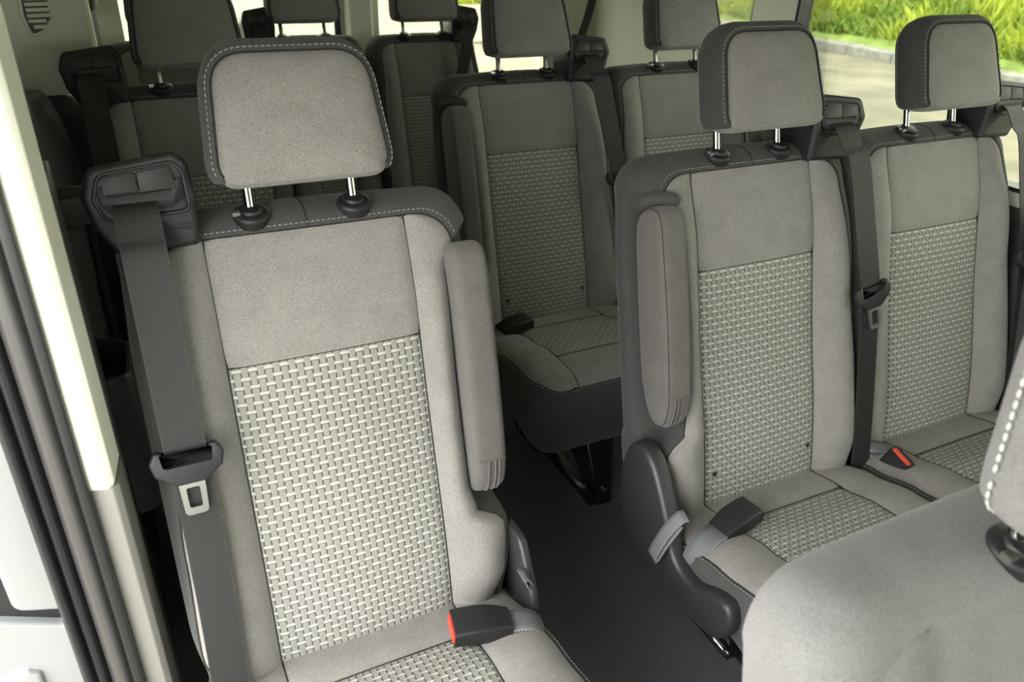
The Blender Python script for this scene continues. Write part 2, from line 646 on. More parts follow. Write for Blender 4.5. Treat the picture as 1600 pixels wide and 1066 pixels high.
    if studs:
        if 'stud' not in CACHE:
            mb = MB()
            mb.lathe([(.0055, -.002), (.0055, .001), (.004, .003), (.0015, .0036)], (0, 0, 0), (0, -1, 0), 12)
            CACHE['stud'] = mb.mesh('stud', M['black'])
        for u in (-.120, .122):
            o = link('stud', CACHE['stud'], root, label='small black round stud in the woven panel')
            o.location = P(sg * u, .052, Fd(u, .052, False))
            o.rotation_euler.x = -REC

HR_D = -0.040
def headrest_parts(root, dv=0.0):
    if 'headrest' not in CACHE:
        out = fillet([(-.112, .703), (.112, .703), (.098, .862), (-.098, .862)], [.028, .028, .048, .048], 9)
        cx, cy = 0, .783
        def scale(k):
            return [((x - cx) * k, cy + (y - cy) * k) for x, y in out]
        nor0 = normals2(out)
        wb = [sstep(.50, .95, -n[1]) for n in nor0]
        mb = MB(); rows = []
        for k in range(0, 13):
            t = k / 12
            r = max(.02, 1 - (1 - t) ** 1.0) if t else .02
            rows.append([P(x, y, HR_D - .012 * (1 - r ** 3) + (1 - w_) * dip((1 - r) * .1, .004) - .004 * w_ * r ** 6 + .010 * ((y - .78) / .08)) for (x, y), w_ in zip(scale(r), wb)])
        for o_, dd in ((.0025, .000), (.0050, .005), (.0065, .015), (.007, .03), (.006, .048), (.003, .062)):
            rows.append([P(x + n[0] * w_ * o_, y + n[1] * w_ * o_, HR_D + .004 * (1 - w_) + w_ * dd + .010 * ((y - .78) / .08)) for (x, y), n, w_ in zip(out, nor0, wb)])
        b = mb.grid(rows, True)
        mb.cap([b + i for i in range(len(out))])
        CACHE['headrest'] = mb.mesh('headrest_pad', M['grey'])
        nor = normals2(out)
        prof = [(0, .003), (.003, .0025), (.007, .006), (.011, .015), (.0125, .03), (.012, .048), (.009, .064), (.002, .076), (-.010, .083), (-.03, .087), (-.06, .088)]
        mb = MB()
        rows = []
        for o_, dd in prof:
            if o_ < -.02:
                k = 1 + o_ / .1
                base = scale(k); r = [P(x, y, HR_D + dd + .006 * ((y - .78) / .08)) for x, y in base]
            else:
                r = [P(x + n[0] * o_, y + n[1] * o_ * (1 - .85 * sstep(.50, .95, -n[1]) + .55 * sstep(.3, .9, n[1])), HR_D + dd + .010 * ((y - .78) / .08)) for (x, y), n in zip(out, nor)]
            rows.append(r)
        b = mb.grid(rows, True)
        n = len(out)
        mb.cap([b + (len(prof) - 1) * n + i for i in range(n)])
        CACHE['hshell'] = mb.mesh('headrest_shell', M['dark'])
        st = MB()
        idx = [i for i, (x, y) in enumerate(out)]
        # outline starts at the lower left corner and runs anticlockwise
        lower = [i for i in idx if out[i][1] > .712]
        s0 = [i for i in lower]
        for lvl, (o_, dd) in enumerate(((.0055, .0042), (.0085, .066))):
            path = [P(out[i][0] + nor[i][0] * o_, out[i][1] + nor[i][1] * o_, HR_D + dd - .0006 + .010 * ((out[i][1] - .78) / .08)) + (P(nor[i][0], nor[i][1], 0) - P(0, 0, 0)) * .0012 for i in s0]
            # rotate so the chain is continuous (right side, top, left side)
            jump = max(range(len(path)), key=lambda i: (path[i] - path[i - 1]).length)
            path = path[jump:] + path[:jump]
            stitches(st, path, step=.0075, ln=.005, r=.00065)
        CACHE['hst'] = st.mesh('stitching', M['thread'])
        sm = MB()
        ring = [P(x, y, HR_D + .002 + .010 * ((y - .78) / .08)) for (x, y), w_ in zip(out, wb) if w_ < .25]
        jp = max(range(len(ring)), key=lambda i: (ring[i] - ring[i - 1]).length)
        sm.tube(ring[jp:] + ring[:jp], .0013, 6)
        CACHE['hseam'] = sm.mesh('seam', M['seam'])
        mb = MB()
        mb.lathe([(.0064, 0), (.0064, .07)], P(0, .656, .032), P(0, 1, 0) - P(0, 0, 0), 14)
        CACHE['post'] = mb.mesh('headrest_post', M['chrome'], angle=40)
        mb = MB()
        mb.lathe([(.0235, -.010), (.0245, -.003), (.0255, .002), (.0250, .005), (.0215, .0075), (.0150, .0085), (.0135, .0125), (.0095, .0130)], P(0, .657, .031), P(0, .88, -.47) - P(0, 0, 0), 24)
        CACHE['collar'] = mb.mesh('post_collar', M['plastic'], angle=50)
        mb = MB()
        mb.box(P(-.020, .6625, .024), (.010, .010, .005))
        CACHE['latch'] = mb.mesh('latch', M['steel'], False)
    def place(name, key, **kw):
        o = link(name, CACHE[key], root, **kw)
        return o
    hs = place('headrest', 'hshell')
    link('headrest_pad', CACHE['headrest'], hs)
    link('stitching', CACHE['hst'], hs, 'stuff')
    link('seam', CACHE['hseam'], hs)
    for k, u in enumerate((-.0717, .0717)):
        o = place('headrest_post', 'post', label='chrome headrest post'); o.location.x = u
        o = place('post_collar', 'collar'); o.location.x = u
        if k == 0:
            link('release_latch', CACHE['latch'], o, label='small bright release latch')

ZTAB = [(-.44, .022), (-.40, .043), (-.34, .047), (-.28, .043), (-.18, .024), (-.08, .002), (0, -.012), (.06, -.02)]
YF, YARC, UW, UFL = -.435, -.355, .246, .165
def cub(y):
    if y >= YARC:
        return UW - .012 * sstep(-.10, .06, y)
    k = (YARC - y) / (YARC - YF)
    return UFL + (UW - UFL) * math.sqrt(max(0, 1 - k * k))
def Zc(u, y):
    a = abs(u)
    z = lerp_tab(ZTAB, y) + .004 * (1 - (a / .25) ** 2)
    if a > UC:
        t = min(1, (a - UC) / max(1e-4, cub(y) - UC))
        wk = min(1, (cub(y) - UC) / .1)
        z += wk * (.010 * math.sin(math.pi * .8 * t) * sstep(.02, -.12, y) - .012 * t ** 4)
    return z
CROWS = [.05 + (YARC - .05) * i / 26 for i in range(27)] + [YARC + (YF - YARC) * math.sin(math.pi / 2 * i / 8) for i in range(1, 9)]
CY0, CY1 = -.085, -.315
def cushion_parts(root):
    if 'cush' not in CACHE:
        CACHE['cush'] = {}
        D = CACHE['cush']
        for side in (-1, 1):
            mb = MB(); rows = []
            for y in CROWS:
                b = cub(y); r = []
                for j in range(13):
                    a = UC + (b - UC) * j / 12
                    r.append(Q(side * a, y, Zc(a, y) - dip(a - UC, .003) - dip(b - a, .003)))
                rows.append(r)
            mb.grid(rows)
            D['side', side] = mb.mesh('cushion_bolster', M['grey'], normals=False)
        for nm, y0, y1, n in (('cushion_rear_panel', .05, CY0, 8), ('cushion_woven_panel', CY0, CY1, 24), ('cushion_front_panel', CY1, YF, 12)):
            mb = MB(); rows = []; uv = []
            for i in range(n + 1):
                y = y0 + (y1 - y0) * i / n; r = []
                for j in range(29):
                    u = -UC + 2 * UC * j / 28
                    e = min(abs(y - CY0), abs(y - CY1))
                    r.append(Q(u, y, Zc(u, y) - dip(UC - abs(u), .003) - dip(e, .003) - (dip(y - YF, .003) if y1 == YF else 0)))
                    uv.append((u / .0108 + .5, y / .0243))
                rows.append(r)
            mb.grid(rows); mb.uv = uv
            D[nm] = mb.mesh(nm, M['weave'] if 'woven' in nm else M['grey'], normals=False)
        line = [(-cub(y), y) for y in CROWS] + [(-UFL + 2 * UFL * i / 16, YF) for i in range(1, 16)] + [(cub(y), y) for y in CROWS[::-1]]
        def outn(i):
            u, y = line[i]
            if y >= YARC:
                return (1 if u > 0 else -1, 0)
            if abs(u) <= UFL:
                return (0, -1)
            th = math.asin(min(1, (YARC - y) / (YARC - YF)))
            return (math.copysign(math.cos(th), u), -math.sin(th))
        prof = [(0, -.003), (.004, -.004), (.008, -.010), (.012, -.025), (.014, -.05), (.010, -.09), (.0, -.135), (-.012, -.165), (-.03, -.178)]
        def sk(i, k):
            u, y = line[i]; n = outn(i)
            zt = Zc(abs(u) - 1e-5, y)
            o_, dz = prof[k]
            kz = 1 - .40 * sstep(-.40, -.18, y)
            zz = zt + dz if k < 4 else zt * (1 - (k - 3) / 5) + max(-.025, dz) + (min(0, dz + .025)) * kz
            return Q(u + n[0] * o_, y + n[1] * o_, zz)
        mb = MB()
        N = len(line)
        b = mb.grid([[sk(i, k) for i in range(N)] for k in range(len(prof))])
        last = b + (len(prof) - 1) * N
        for i in range(N // 2):
            q = (last + i, last + i + 1, last + N - 2 - i, last + N - 1 - i)
            if len(set(q)) == 4:
                mb.cap(q)
        D['skirt'] = mb.mesh('cushion_skirt', M['dark'], normals=False)
        st = MB()
        stitches(st, [sk(i, 1) + Vector((outn(i)[0] * .0012, outn(i)[1] * .0012, .0008)) for i in range(4, N - 4)])
        D['st'] = st.mesh('stitching', M['thread'])
        sm = MB()
        sm.tube([sk(i, 0) for i in range(N)], .0014, 6)
        for sd in (-1, 1):
            sm.tube([Q(sd * UC, y, Zc(UC, y) - .003) for y in CROWS], .0014, 6)
        for y in (CY0, CY1):
            sm.tube([Q(-UC + 2 * UC * j / 20, y, Zc(-UC + 2 * UC * j / 20, y) - .0025) for j in range(21)], .0013, 6)
        D['seam'] = sm.mesh('seam', M['seam'])
    D = CACHE['cush']
    for side in (-1, 1):
        link('cushion_bolster', D['side', side], root)
    for nm in ('cushion_rear_panel', 'cushion_woven_panel', 'cushion_front_panel'):
        link(nm, D[nm], root)
    sk = link('cushion_skirt', D['skirt'], root)
    link('stitching', D['st'], sk, 'stuff')
    link('seam', D['seam'], root, label='dark sewn seams of the seat cushion')

def armrest_parts(sg, root):
    key = ('armrest', sg)
    if key not in CACHE:
        prof = [(-.036, .545), (-.030, .572), (-.012, .585), (.012, .583), (.034, .57), (.047, .54), (.05, .45), (.05, .30), (.044, .24), (.028, .195), (.004, .178), (-.020, .186), (-.035, .215), (-.042, .26), (-.043, .40)]
        sp = spline([(a, b, 0) for a, b in prof] + [(prof[0][0], prof[0][1], 0)], 4)[:-1]
        out = [(p.x, p.y) for p in sp]
        fn = lambda d, v, u: P(sg * u, v, d)
        mb = MB()
        mb.puffy(out, fn, -.249, -.190, .016, 5)
        CACHE[key] = mb.mesh('armrest', M['mid'])
        nor = normals2(out)
        sm = MB()
        for uu in (-.2425, -.203):
            path = [fn(d - n[0] * .0042, v - n[1] * .0042, uu) for (d, v), n in zip(out, nor)]
            if uu == -.2425:
                sm.tube(path, .0012, 6, True)
            else:
                sm.tube(path, .0010, 6, True)
        CACHE['aseam', sg] = sm.mesh('seam', M['seam'])
        zp = MB()
        front = [(d, v) for d, v in out if d < .01]
        front.sort(key=lambda q: q[1])
        lowp = [q for q in front if q[1] < .245]
        lowp.sort(key=lambda q: -q[1])
        for uu in (-.232, -.225, -.214):
            zp.tube([fn(d - .0012, v - .0005, uu) for d, v in lowp], .0016, 6)
        zp.tube([fn(lowp[0][0] - .0012, lowp[0][1], -.243 + .046 * k / 8) for k in range(9)], .0014, 6)
        CACHE['zip', sg] = zp.mesh('zip_pleats', M['mid'])
    if ('cap', sg) not in CACHE:
        mb = MB()
        mb.tube(spline([P(sg * -.186, .588, -.008), P(sg * -.200, .594, .000), P(sg * -.220, .596, .014), P(sg * -.236, .593, .032), P(sg * -.240, .585, .050)], 5), [.005, .008, .010, .0115, .0125, .013, .0135] + [.014] * 7 + [.0135, .013, .012, .011, .010, .008, .005], 10)
        CACHE['cap', sg] = mb.mesh('armrest_cap', M['dark'])
    if sg > 0:
        link('armrest_cap', CACHE['cap', sg], root, label='dark padded roll above the armrest')
    a = link('armrest', CACHE[key], root, label='padded grey fold-up armrest')
    link('seam', CACHE['aseam', sg], a)
    link('zip_pleats', CACHE['zip', sg], a, label='pleated zip end of the armrest cover')

def housing_parts(sg, root, du=0.0):
    key = ('housing', sg, du)
    if key not in CACHE:
        D = CACHE[key] = {}
        out = fillet([(.132, .630), (.228, .626), (.250, .662), (.258, .705), (.246, .738), (.146, .751), (.131, .738), (.128, .69)], [.006, .010, .02, .02, .016, .014, .012, .01], 5)
        fn = lambda u, v, d: P(sg * u, v, d)
        # the housing leans forward at its top
        f2 = lambda u, v, d: P(sg * (u + du), v, d + .016 - .020 * sstep(.64, .70, v) * (1 if d < 0 else .3))
        mb = MB(); mb.puffy(out, f2, -.014, .075, .008, 4)
        D['body'] = mb.mesh('belt_housing', M['plastic'])
        fb, f2 = f2, (lambda u, v, d: fb(.137 + (u - .140) * 1.02, v, d))
        rim = fillet([(.140, .676), (.236, .672), (.245, .700), (.236, .729), (.152, .738), (.142, .726)], [.010, .012, .008, .014, .012, .008], 5)
        mb = MB(); mb.tube([f2(u, v, -.0135) for u, v in rim], .0024, 8, True)
        D['rim'] = mb.mesh('slot_rim', M['plastic'])
        for nm, a0, a1 in (('a', .151, .1935), ('b', .1945, .234)):
            pl = fillet([(a0, .7055), (a1, .704), (a1, .7335 - (a1 - .15) * .09), (a0 + (.004 if nm == 'a' else 0), .7335 - (a0 - .15) * .09)], .004, 3)
            mb = MB(); mb.puffy(pl, f2, -.0149, -.008, .0008, 2)
            D['plate' + nm] = mb.mesh('slot_plate', M['plastic'])
        sl = fillet([(.1435, .718), (.1505, .718), (.157, .7045), (.229, .7025), (.2345, .716), (.2415, .715), (.238, .690), (.228, .680), (.160, .682), (.147, .692)], .003, 3)
        mb = MB(); mb.puffy(sl, f2, -.0146, -.006, .0005, 1)
        D['slot'] = mb.mesh('belt_slot_shade', M['black'])  # black insert standing in for the slot's dark gap, no opening is cut
        bt = fillet([(.140, .648), (.166, .648), (.166, .660), (.140, .660)], .006, 5)
        mb = MB(); mb.puffy(bt, f2, -.0150, -.010, .001, 2)
        D['btn'] = mb.mesh('housing_button', M['plastic'])
    D = CACHE[key]
    h = link('belt_housing', D['body'], root, label='black plastic belt guide on the seat shoulder')
    link('slot_rim', D['rim'], h)
    link('slot_plate', D['platea'], h)
    link('slot_plate', D['plateb'], h)
    link('belt_slot_shade', D['slot'], h)
    link('housing_button', D['btn'], h)

def belt_parts(sg, root, up_path, low_path, tongue=True):
    path = spline([P(sg * u, v, d) for u, v, d in up_path], 8)
    b = ribbon(path, (1, 0, 0), .052, .0022).build('seat_belt', M['belt'], root, label='black woven seat belt webbing')
    lp = spline([P(sg * u, v, d) for u, v, d in low_path], 8)
    ribbon(lp, (1, 0, 0), .050, .0022).build('lower_webbing', M['belt'], b)
    if not tongue:
        return
    o = path[-1]
    t = (path[-1] - path[-3]).normalized()
    wd = Vector((1, 0, 0)); wd = (wd - t * wd.dot(t)).normalized()
    n = t.cross(wd)
    if n.y > 0:
        n = -n
    mp = lambda a, h, k: o + wd * a - t * h + n * k
    out = fillet([(-.046, .014), (-.038, .028), (-.029, .027), (-.027, .008), (.027, .008), (.029, .027), (.038, .028), (.046, .014), (.042, -.004), (.018, -.022), (-.018, -.022), (-.042, -.004)],
                 [.006, .004, .003, .002, .002, .003, .004, .006, .008, .008, .008, .008], 4)
    mb = MB(); mb.puffy(out, lambda a, h, k: mp(a, h, k), -.004, .010, .0035, 3)
    mb.build('tongue_grip', M['plastic'], b, label='black plastic grip of the belt tongue')
    mb = MB()
    th = .0032
    outer = fillet([(-.0165, -.018), (.0165, -.018), (.0145, -.066), (-.0145, -.066)], [.0, .0, .006, .006], 4)
    inner = fillet([(-.0085, -.028), (.0085, -.028), (.0080, -.056), (-.0080, -.056)], .002, 4)
    rows = []
    N = len(outer)
    def near(i):
        # matching inner point by angle
        x, y = outer[i]
        a0 = math.atan2(y + .042, x)
        best = min(inner, key=lambda q: abs((math.atan2(q[1] + .042, q[0]) - a0 + math.pi) % (2 * math.pi) - math.pi))
        return best
    # sample both outlines by angle for a clean ring
    def hit(poly, ang):
        dx, dy = math.cos(ang), math.sin(ang); c = (0, -.042); bt = 0
        for i in range(len(poly)):
            (x1, y1), (x2, y2) = poly[i - 1], poly[i]
            ex, ey = x2 - x1, y2 - y1
            den = dx * ey - dy * ex
            if abs(den) < 1e-12:
                continue
            tt = ((x1 - c[0]) * ey - (y1 - c[1]) * ex) / den
            ss = ((x1 - c[0]) * dy - (y1 - c[1]) * dx) / den
            if tt > 0 and -1e-6 <= ss <= 1 + 1e-6:
                bt = max(bt, tt)
        return (c[0] + dx * bt, c[1] + dy * bt)
    angs = [2 * math.pi * k / 40 for k in range(40)]
    ro = [hit(outer, a) for a in angs]; ri = [hit(inner, a) for a in angs]
    mb.grid([[mp(x, y, .003) for x, y in ri], [mp(x, y, .003 + th) for x, y in ri], [mp(x, y, .003 + th) for x, y in ro], [mp(x, y, .003) for x, y in ro], [mp(x, y, .003) for x, y in ri]], True)
    mb.build('tongue_plate', M['steel'], b, label='steel tongue plate with a rectangular opening', angle=30)

def buckle_parts(sg, root, kind='side'):
    key = ('buckle', sg, kind)
    if key not in CACHE:
        D = CACHE[key] = {}
        if kind == 'side':
            org = Q(sg * -.150, -.098, .030); ax = Vector((sg * .97, .18, .10)).normalized(); upv = Vector((sg * -.05, -.05, 1)).normalized()
        else:
            org = Q(-.212, -.088, -.012); ax = Vector((.12, -.30, .94)).normalized(); upv = Vector((1, 0, 0))
        sv = upv.cross(ax).normalized(); upv = ax.cross(sv)
        def mp(a, b_, c_):
            return org + ax * a + sv * b_ + upv * c_
        mb = MB()
        rows = []
        for i in range(13):
            a = -.046 + .092 * i / 12
            hw = .027 - .004 * sstep(.0, -.046, a)
            hh = .019 - .008 * ((a) / .046) ** 2 * (.6 if a > 0 else 1)
            o2 = fillet([(-hw, -.014), (hw, -.014), (hw, hh), (-hw, hh)], .006, 4)
            rows.append([mp(a, x, y) for x, y in o2])
        n = len(rows[0]); b = mb.grid(rows, True)
        mb.cap([b + k for k in range(n)]); mb.cap([b + 12 * n + k for k in range(n)])
        D['body'] = mb.mesh('buckle', M['plastic'], angle=45)
        mb = MB(); mb.box(mp(.047, 0, .001), (1, 1, 1)); mb = MB()
        rows = [[mp(a, x, y) for x, y in ((-.022, -.008 if kind == 'side' else -.011), (.022, -.008 if kind == 'side' else -.011), (.022, .009 if kind == 'side' else .000), (-.022, .009 if kind == 'side' else .000))] for a in (.040, .0485)]
        b = mb.grid(rows, True); mb.cap((b, b + 1, b + 2, b + 3)); mb.cap((b + 4, b + 5, b + 6, b + 7))
        D['red'] = mb.mesh('release_button', M['red'], False)
        pth = [mp(-.040, 0, 0), mp(-.070, 0, .001), mp(-.092, 0, -.008), mp(-.110, 0, -.032), mp(-.118, 0, -.085)]
        D['strap'] = ribbon(spline(pth, 6), sv, .042, .004).mesh('buckle_strap', M['strap'] if kind != 'side' else M['strap'])
    D = CACHE[key]
    o = link('buckle', D['body'], root, label='black seat belt buckle')
    link('release_button', D['red'], o, label='red release button')
    link('buckle_strap', D['strap'], o)
    if kind != 'side':
        if 'uploop' not in CACHE:
            CACHE['uploop'] = ribbon(spline([Q(-.246, -.012, -.002), Q(-.236, -.022, .014), Q(-.215, -.038, .018), Q(-.190, -.048, .012), Q(-.196, -.050, .004), Q(-.225, -.038, .004)], 6), (.3, 1, .5), .028, .002).mesh('pull_strap', M['strap'])
        link('pull_strap', CACHE['uploop'], root, label='grey looped pull strap beside the buckle')

def cover_parts(sg, root, full=True):
    key = ('cover', sg)
    if key not in CACHE:
        D = CACHE[key] = {}
        pts = [(.082, .110), (.094, .045), (.075, -.05), (.045, -.090), (-.05, -.102), (-.19, -.100), (-.240, -.075), (-.256, -.025), (-.240, .004), (-.20, -.004), (-.150, -.028), (-.095, -.015), (-.060, .05), (-.012, .120), (.025, .144), (.062, .138)]
        sp = spline([(a, b, 0) for a, b in pts] + [(pts[0][0], pts[0][1], 0)], 4)[:-1]
        out = [(p.x, p.y) for p in sp]
        fn = lambda y, z, u: Q(sg * u, y, z)
        mb = MB(); mb.puffy(out, fn, -.284, -.246, .012, 4)
        D['body'] = mb.mesh('side_cover', M['slate'])
        lo = spline([Q(sg * -.262, -.088, .072), Q(sg * -.275, -.085, .066), Q(sg * -.292, -.075, .03), Q(sg * -.304, -.065, -.022), Q(sg * -.300, -.067, -.028), Q(sg * -.290, -.075, .01), Q(sg * -.272, -.084, .055)], 6)
        D['loop'] = ribbon(lo, (0, 1, .3), .024, .002).mesh('pull_strap', M['strap'])
    D = CACHE[key]
    if full:
        link('side_cover', D['body'], root, label='dark plastic hinge cover at the seat side')
    ps = link('pull_strap', D['loop'], root, label='grey looped pull strap')
    if not full:
        ps.location.x = .030 * sg
        ps.location.y = .02
        if ('brk', sg) not in CACHE:
            mb = MB()
            mb.puffy(fillet([(-.13, -.14), (.08, -.14), (.09, .02), (.03, .11), (-.03, .11), (-.08, .03)], .03, 4), lambda y, z, u: Q(sg * u, y, z), -.262, -.246, .005, 2)
            CACHE['brk', sg] = mb.mesh('side_bracket', M['slate'])
        link('side_bracket', CACHE['brk', sg], root)

def leg_parts(sg, root):
    key = ('leg', sg)
    if key not in CACHE:
        D = CACHE[key] = {}
        mb = MB()
        # tapered gusset: wide under the cushion, narrow at its foot
        F0 = [(-.045, -.31, -.14), (.055, -.31, -.14), (.045, -.355, -.448), (.005, -.355, -.448)]
        B0 = [(-.045, -.02, -.14), (.055, -.02, -.14), (.045, -.315, -.448), (.005, -.315, -.448)]
        b = len(mb.v)
        for (u, y, z) in F0 + B0:
            mb.v.append(Q(sg * u, y, z))
        for q in ((0, 1, 2, 3), (7, 6, 5, 4), (0, 3, 7, 4), (1, 5, 6, 2), (0, 4, 5, 1), (3, 2, 6, 7)):
            mb.f.append(q)
        D['front'] = mb.mesh('front_leg', M['metal_black'], False)
        mb = MB()
        mb.tube([Q(sg * -.045, -.31, -.15), Q(sg * .005, -.3552, -.446)], .0022, 6)
        D['lip'] = mb.mesh('leg_lip', M['steel'])
        mb = MB()
        mb.lathe([(.006, 0), (.006, .004), (.003, .006)], (0, 0, 0), (0, -1, .1), 8)
        D['bolt'] = mb.mesh('bolt', M['chrome'], angle=40)
        mb = MB()
        rows = [(-.03, .03, -.14), (-.02, .05, -.30), (-.035, .035, -.40), (-.05, .02, -.445)]
        for k in range(3):
            (a0, y0, z0), (a1, y1, z1) = rows[k], rows[k + 1]
            pass
        pf = [(.06, -.14), (-.02, -.14), (-.06, -.32), (-.06, -.4485), (.075, -.4485), (.075, -.41), (.05, -.36)]
        mb.puffy(pf, lambda y, z, u: Q(sg * u, y, z), -.045, .035, .004, 2)
        D['rear'] = mb.mesh('rear_leg', M['metal_black'], angle=30)
        mb = MB()
        mb.puffy(fillet([(-.35, -.4495), (-.35, -.428), (.09, -.428), (.11, -.4495)], .006, 3), lambda y, z, u: Q(sg * u, y, z), -.022, .022, .004, 2)
        D['rail'] = mb.mesh('floor_rail', M['metal_black'], angle=30)
        mb = MB()
        mb.tube([Q(sg * -.052, .06, -.415), Q(sg * -.056, .0, -.41), Q(sg * -.052, -.07, -.415)], .006, 8)
        D['pin'] = mb.mesh('latch_bar', M['chrome'])
    D = CACHE[key]
    f = link('front_leg', D['front'], root)
    link('leg_lip', D['lip'], f)
    for (y, z) in ((-.318, -.185), (-.347, -.40)):
        link('bolt', D['bolt'], f).location = Q(sg * .025, y - .004, z)
    r = link('rear_leg', D['rear'], root)
    link('latch_bar', D['pin'], r, label='bright steel latch bar')
    link('floor_rail', D['rail'], root)

UP_A = [(.212, .699, .004), (.212, .690, -.019), (.212, .678, -.030), (.212, .65, -.040), (.212, .62, -.050), (.212, .52, -.052), (.212, .42, -.054), (.212, .353, -.055)]
LOW_A = [(.210, .353, -.050), (.210, .25, -.050), (.212, .12, -.052), (.216, .0, -.050), (.222, -.10, -.040), (.232, -.20, -.02)]
UP_R = [(.184, .702, .004), (.184, .693, -.019), (.186, .680, -.030), (.190, .65, -.040), (.199, .62, -.050), (.214, .52, -.052), (.230, .42, -.052), (.240, .355, -.052)]
LOW_R = [(.243, .36, -.047), (.248, .25, -.042), (.252, .12, -.036), (.253, .0, -.03), (.255, -.08, -.02), (.26, -.16, .0)]

def make_seat(name, x, y, label, typ, group, zoff=0.0, legs=True, studs=True, belt=True, buckle=True, cat='seat', narrow=1.0):
    """typ: L single with belt guide on -x, R aisle seat with belt guide on +x, N no armrest, NL no armrest guide on -x, P no guide"""
    root = bpy.data.objects.new(name, None)
    COL.objects.link(root)
    root.empty_display_size = 0.1
    root.location = (x, y, FL + zoff)
    root['label'] = label
    root['category'] = cat
    if group:
        root['group'] = group
    sg = -1 if typ in ('L', 'NL') else 1
    arm = typ in ('L', 'R')
    backrest_parts(sg, arm, root, studs, name == 'front_seat')
    headrest_parts(root)
    cushion_parts(root)
    if arm:
        armrest_parts(sg, root)
        cover_parts(sg, root, typ == 'R')
    if typ != 'P':
        housing_parts(sg, root, .012 if typ == 'L' else -.008)
        if belt == 'cross':
            belt_parts(sg, root, [(.184, .702, .004), (.184, .693, -.019), (.180, .66, -.036), (.165, .60, -.035), (.115, .45, -.026), (.055, .28, -.03), (0, .10, -.03)], [(0, .10, -.03), (-.05, -.02, -.05), (-.12, -.06, -.05)], False)
        elif belt:
            belt_parts(sg, root, UP_A if typ == 'L' else UP_R, LOW_A if typ == 'L' else LOW_R)
    if buckle:
        buckle_parts(sg, root, 'side' if arm else 'up')
    if legs:
        leg_parts(sg, root)
    if narrow != 1.0:
        for o in root.children:
            if not o.name.startswith(('headrest', 'post_collar')):
                o.scale.x = narrow
                o.location.x *= narrow
    return root

# ------------------------------------------------------------------ structure
def struct(name, mb, mat, smooth=False, angle=30):
    o = mb.build(name, M[mat], None, 'structure', None, smooth, angle)
    return o
XR, YB, ZR = 1.63, 2.12, 1.10
mb = MB(); mb.box((.63, .07, FL - .02), (2.06, 4.2, .04)); struct('floor', mb, 'carpet')
mb = MB(); mb.box((.63, .07, ZR + .02), (2.1, 4.2, .04)); struct('ceiling', mb, 'roof')

# right wall with two window openings
def wall_boxes(mb, axis, pos, th, a0, a1, z0, z1, holes):
    """wall slab with rectangular openings; axis 'x' lies in the yz plane, axis 'y' in the xz plane"""
    cuts = sorted(set([a0, a1] + [h[0] for h in holes] + [h[1] for h in holes]))
    for c0, c1 in zip(cuts, cuts[1:]):
        mid = (c0 + c1) / 2
        hs = [h for h in holes if h[0] <= mid <= h[1]]
        segs = [(z0, z1)] if not hs else [(z0, hs[0][2]), (hs[0][3], z1)]
        for s0, s1 in segs:
            if s1 - s0 < 1e-4:
                continue
            if axis == 'x':
                mb.box((pos, (c0 + c1) / 2, (s0 + s1) / 2), (th, c1 - c0, s1 - s0))
            else:
                mb.box(((c0 + c1) / 2, pos, (s0 + s1) / 2), (c1 - c0, th, s1 - s0))
W1 = (-1.45, .99, .47, .98)
W2 = (1.17, 1.62, .63, .98)
mb = MB(); wall_boxes(mb, 'x', XR + .03, .06, -2.0, YB + .06, FL, ZR, [W1, W2]); wr = struct('wall_right', mb, 'cream')
for n, W, g in ((1, W1, 'glass'), (2, W2, 'glass')):
    mb = MB(); mb.box((XR + .045, (W[0] + W[1]) / 2, (W[2] + W[3]) / 2), (.005, W[1] - W[0], W[3] - W[2]))
    wo = struct('window_%d' % n, mb, g)
    fr = MB()
    for (c, s) in (((XR + .03, (W[0] + W[1]) / 2, W[2] + .004), (.05, W[1] - W[0], .012)), ((XR + .03, (W[0] + W[1]) / 2, W[3] - .004), (.05, W[1] - W[0], .012)),
                   ((XR + .03, W[0] + .004, (W[2] + W[3]) / 2), (.05, .012, W[3] - W[2])), ((XR + .03, W[1] - .004, (W[2] + W[3]) / 2), (.05, .012, W[3] - W[2]))):
        fr.box(c, s)
    fr.build('window_seal', M['rubber'], wo, smooth=False)
# lower dark lining of the right wall
mb = MB()
mb.puffy(fillet([(XR - .05, FL), (XR - .05, .30), (XR - .015, .42), (XR, .44), (XR, FL)], [0, .05, .03, 0, 0], 4), lambda x, z, y: Vector((x, y, z)), -1.7, YB, .004, 1)
struct('trim_1', mb, 'trim', True)

# rear doors with two windows
R1_, R2_ = (-.165, .545, .36, .96), (.700, 1.41, .36, .96)
mb = MB(); wall_boxes(mb, 'y', YB + .03, .06, -.36, XR, FL, ZR, [R1_, R2_]); struct('wall_rear', mb, 'cream')
for n, W in ((3, R1_), (4, R2_)):
    mb = MB(); mb.box(((W[0] + W[1]) / 2, YB + .045, (W[2] + W[3]) / 2), (W[1] - W[0], .005, W[3] - W[2]))
    wo = struct('window_%d' % n, mb, 'glassclear')
    fr = MB()
    for zz in (W[2], W[3]):
        fr.box(((W[0] + W[1]) / 2, YB + .03, zz), (W[1] - W[0], .05, .012))
    for xx in (W[0], W[1]):
        fr.box((xx, YB + .03, (W[2] + W[3]) / 2), (.012, .05, W[3] - W[2]))
    fr.build('window_frame', M['cream'], wo, smooth=False)
# raised centre post trim of the rear doors
mb = MB(); mb.puffy(fillet([(.565, YB), (.585, YB - .045), (.665, YB - .045), (.685, YB)], .012, 4), lambda x, y, z: Vector((x, y, z)), FL, ZR, .003, 1)
struct('trim_2', mb, 'cream', True)

mb = MB(); mb.box((.548, YB - .004, .68), (.022, .012, .62)); struct('trim_10', mb, 'rubber')

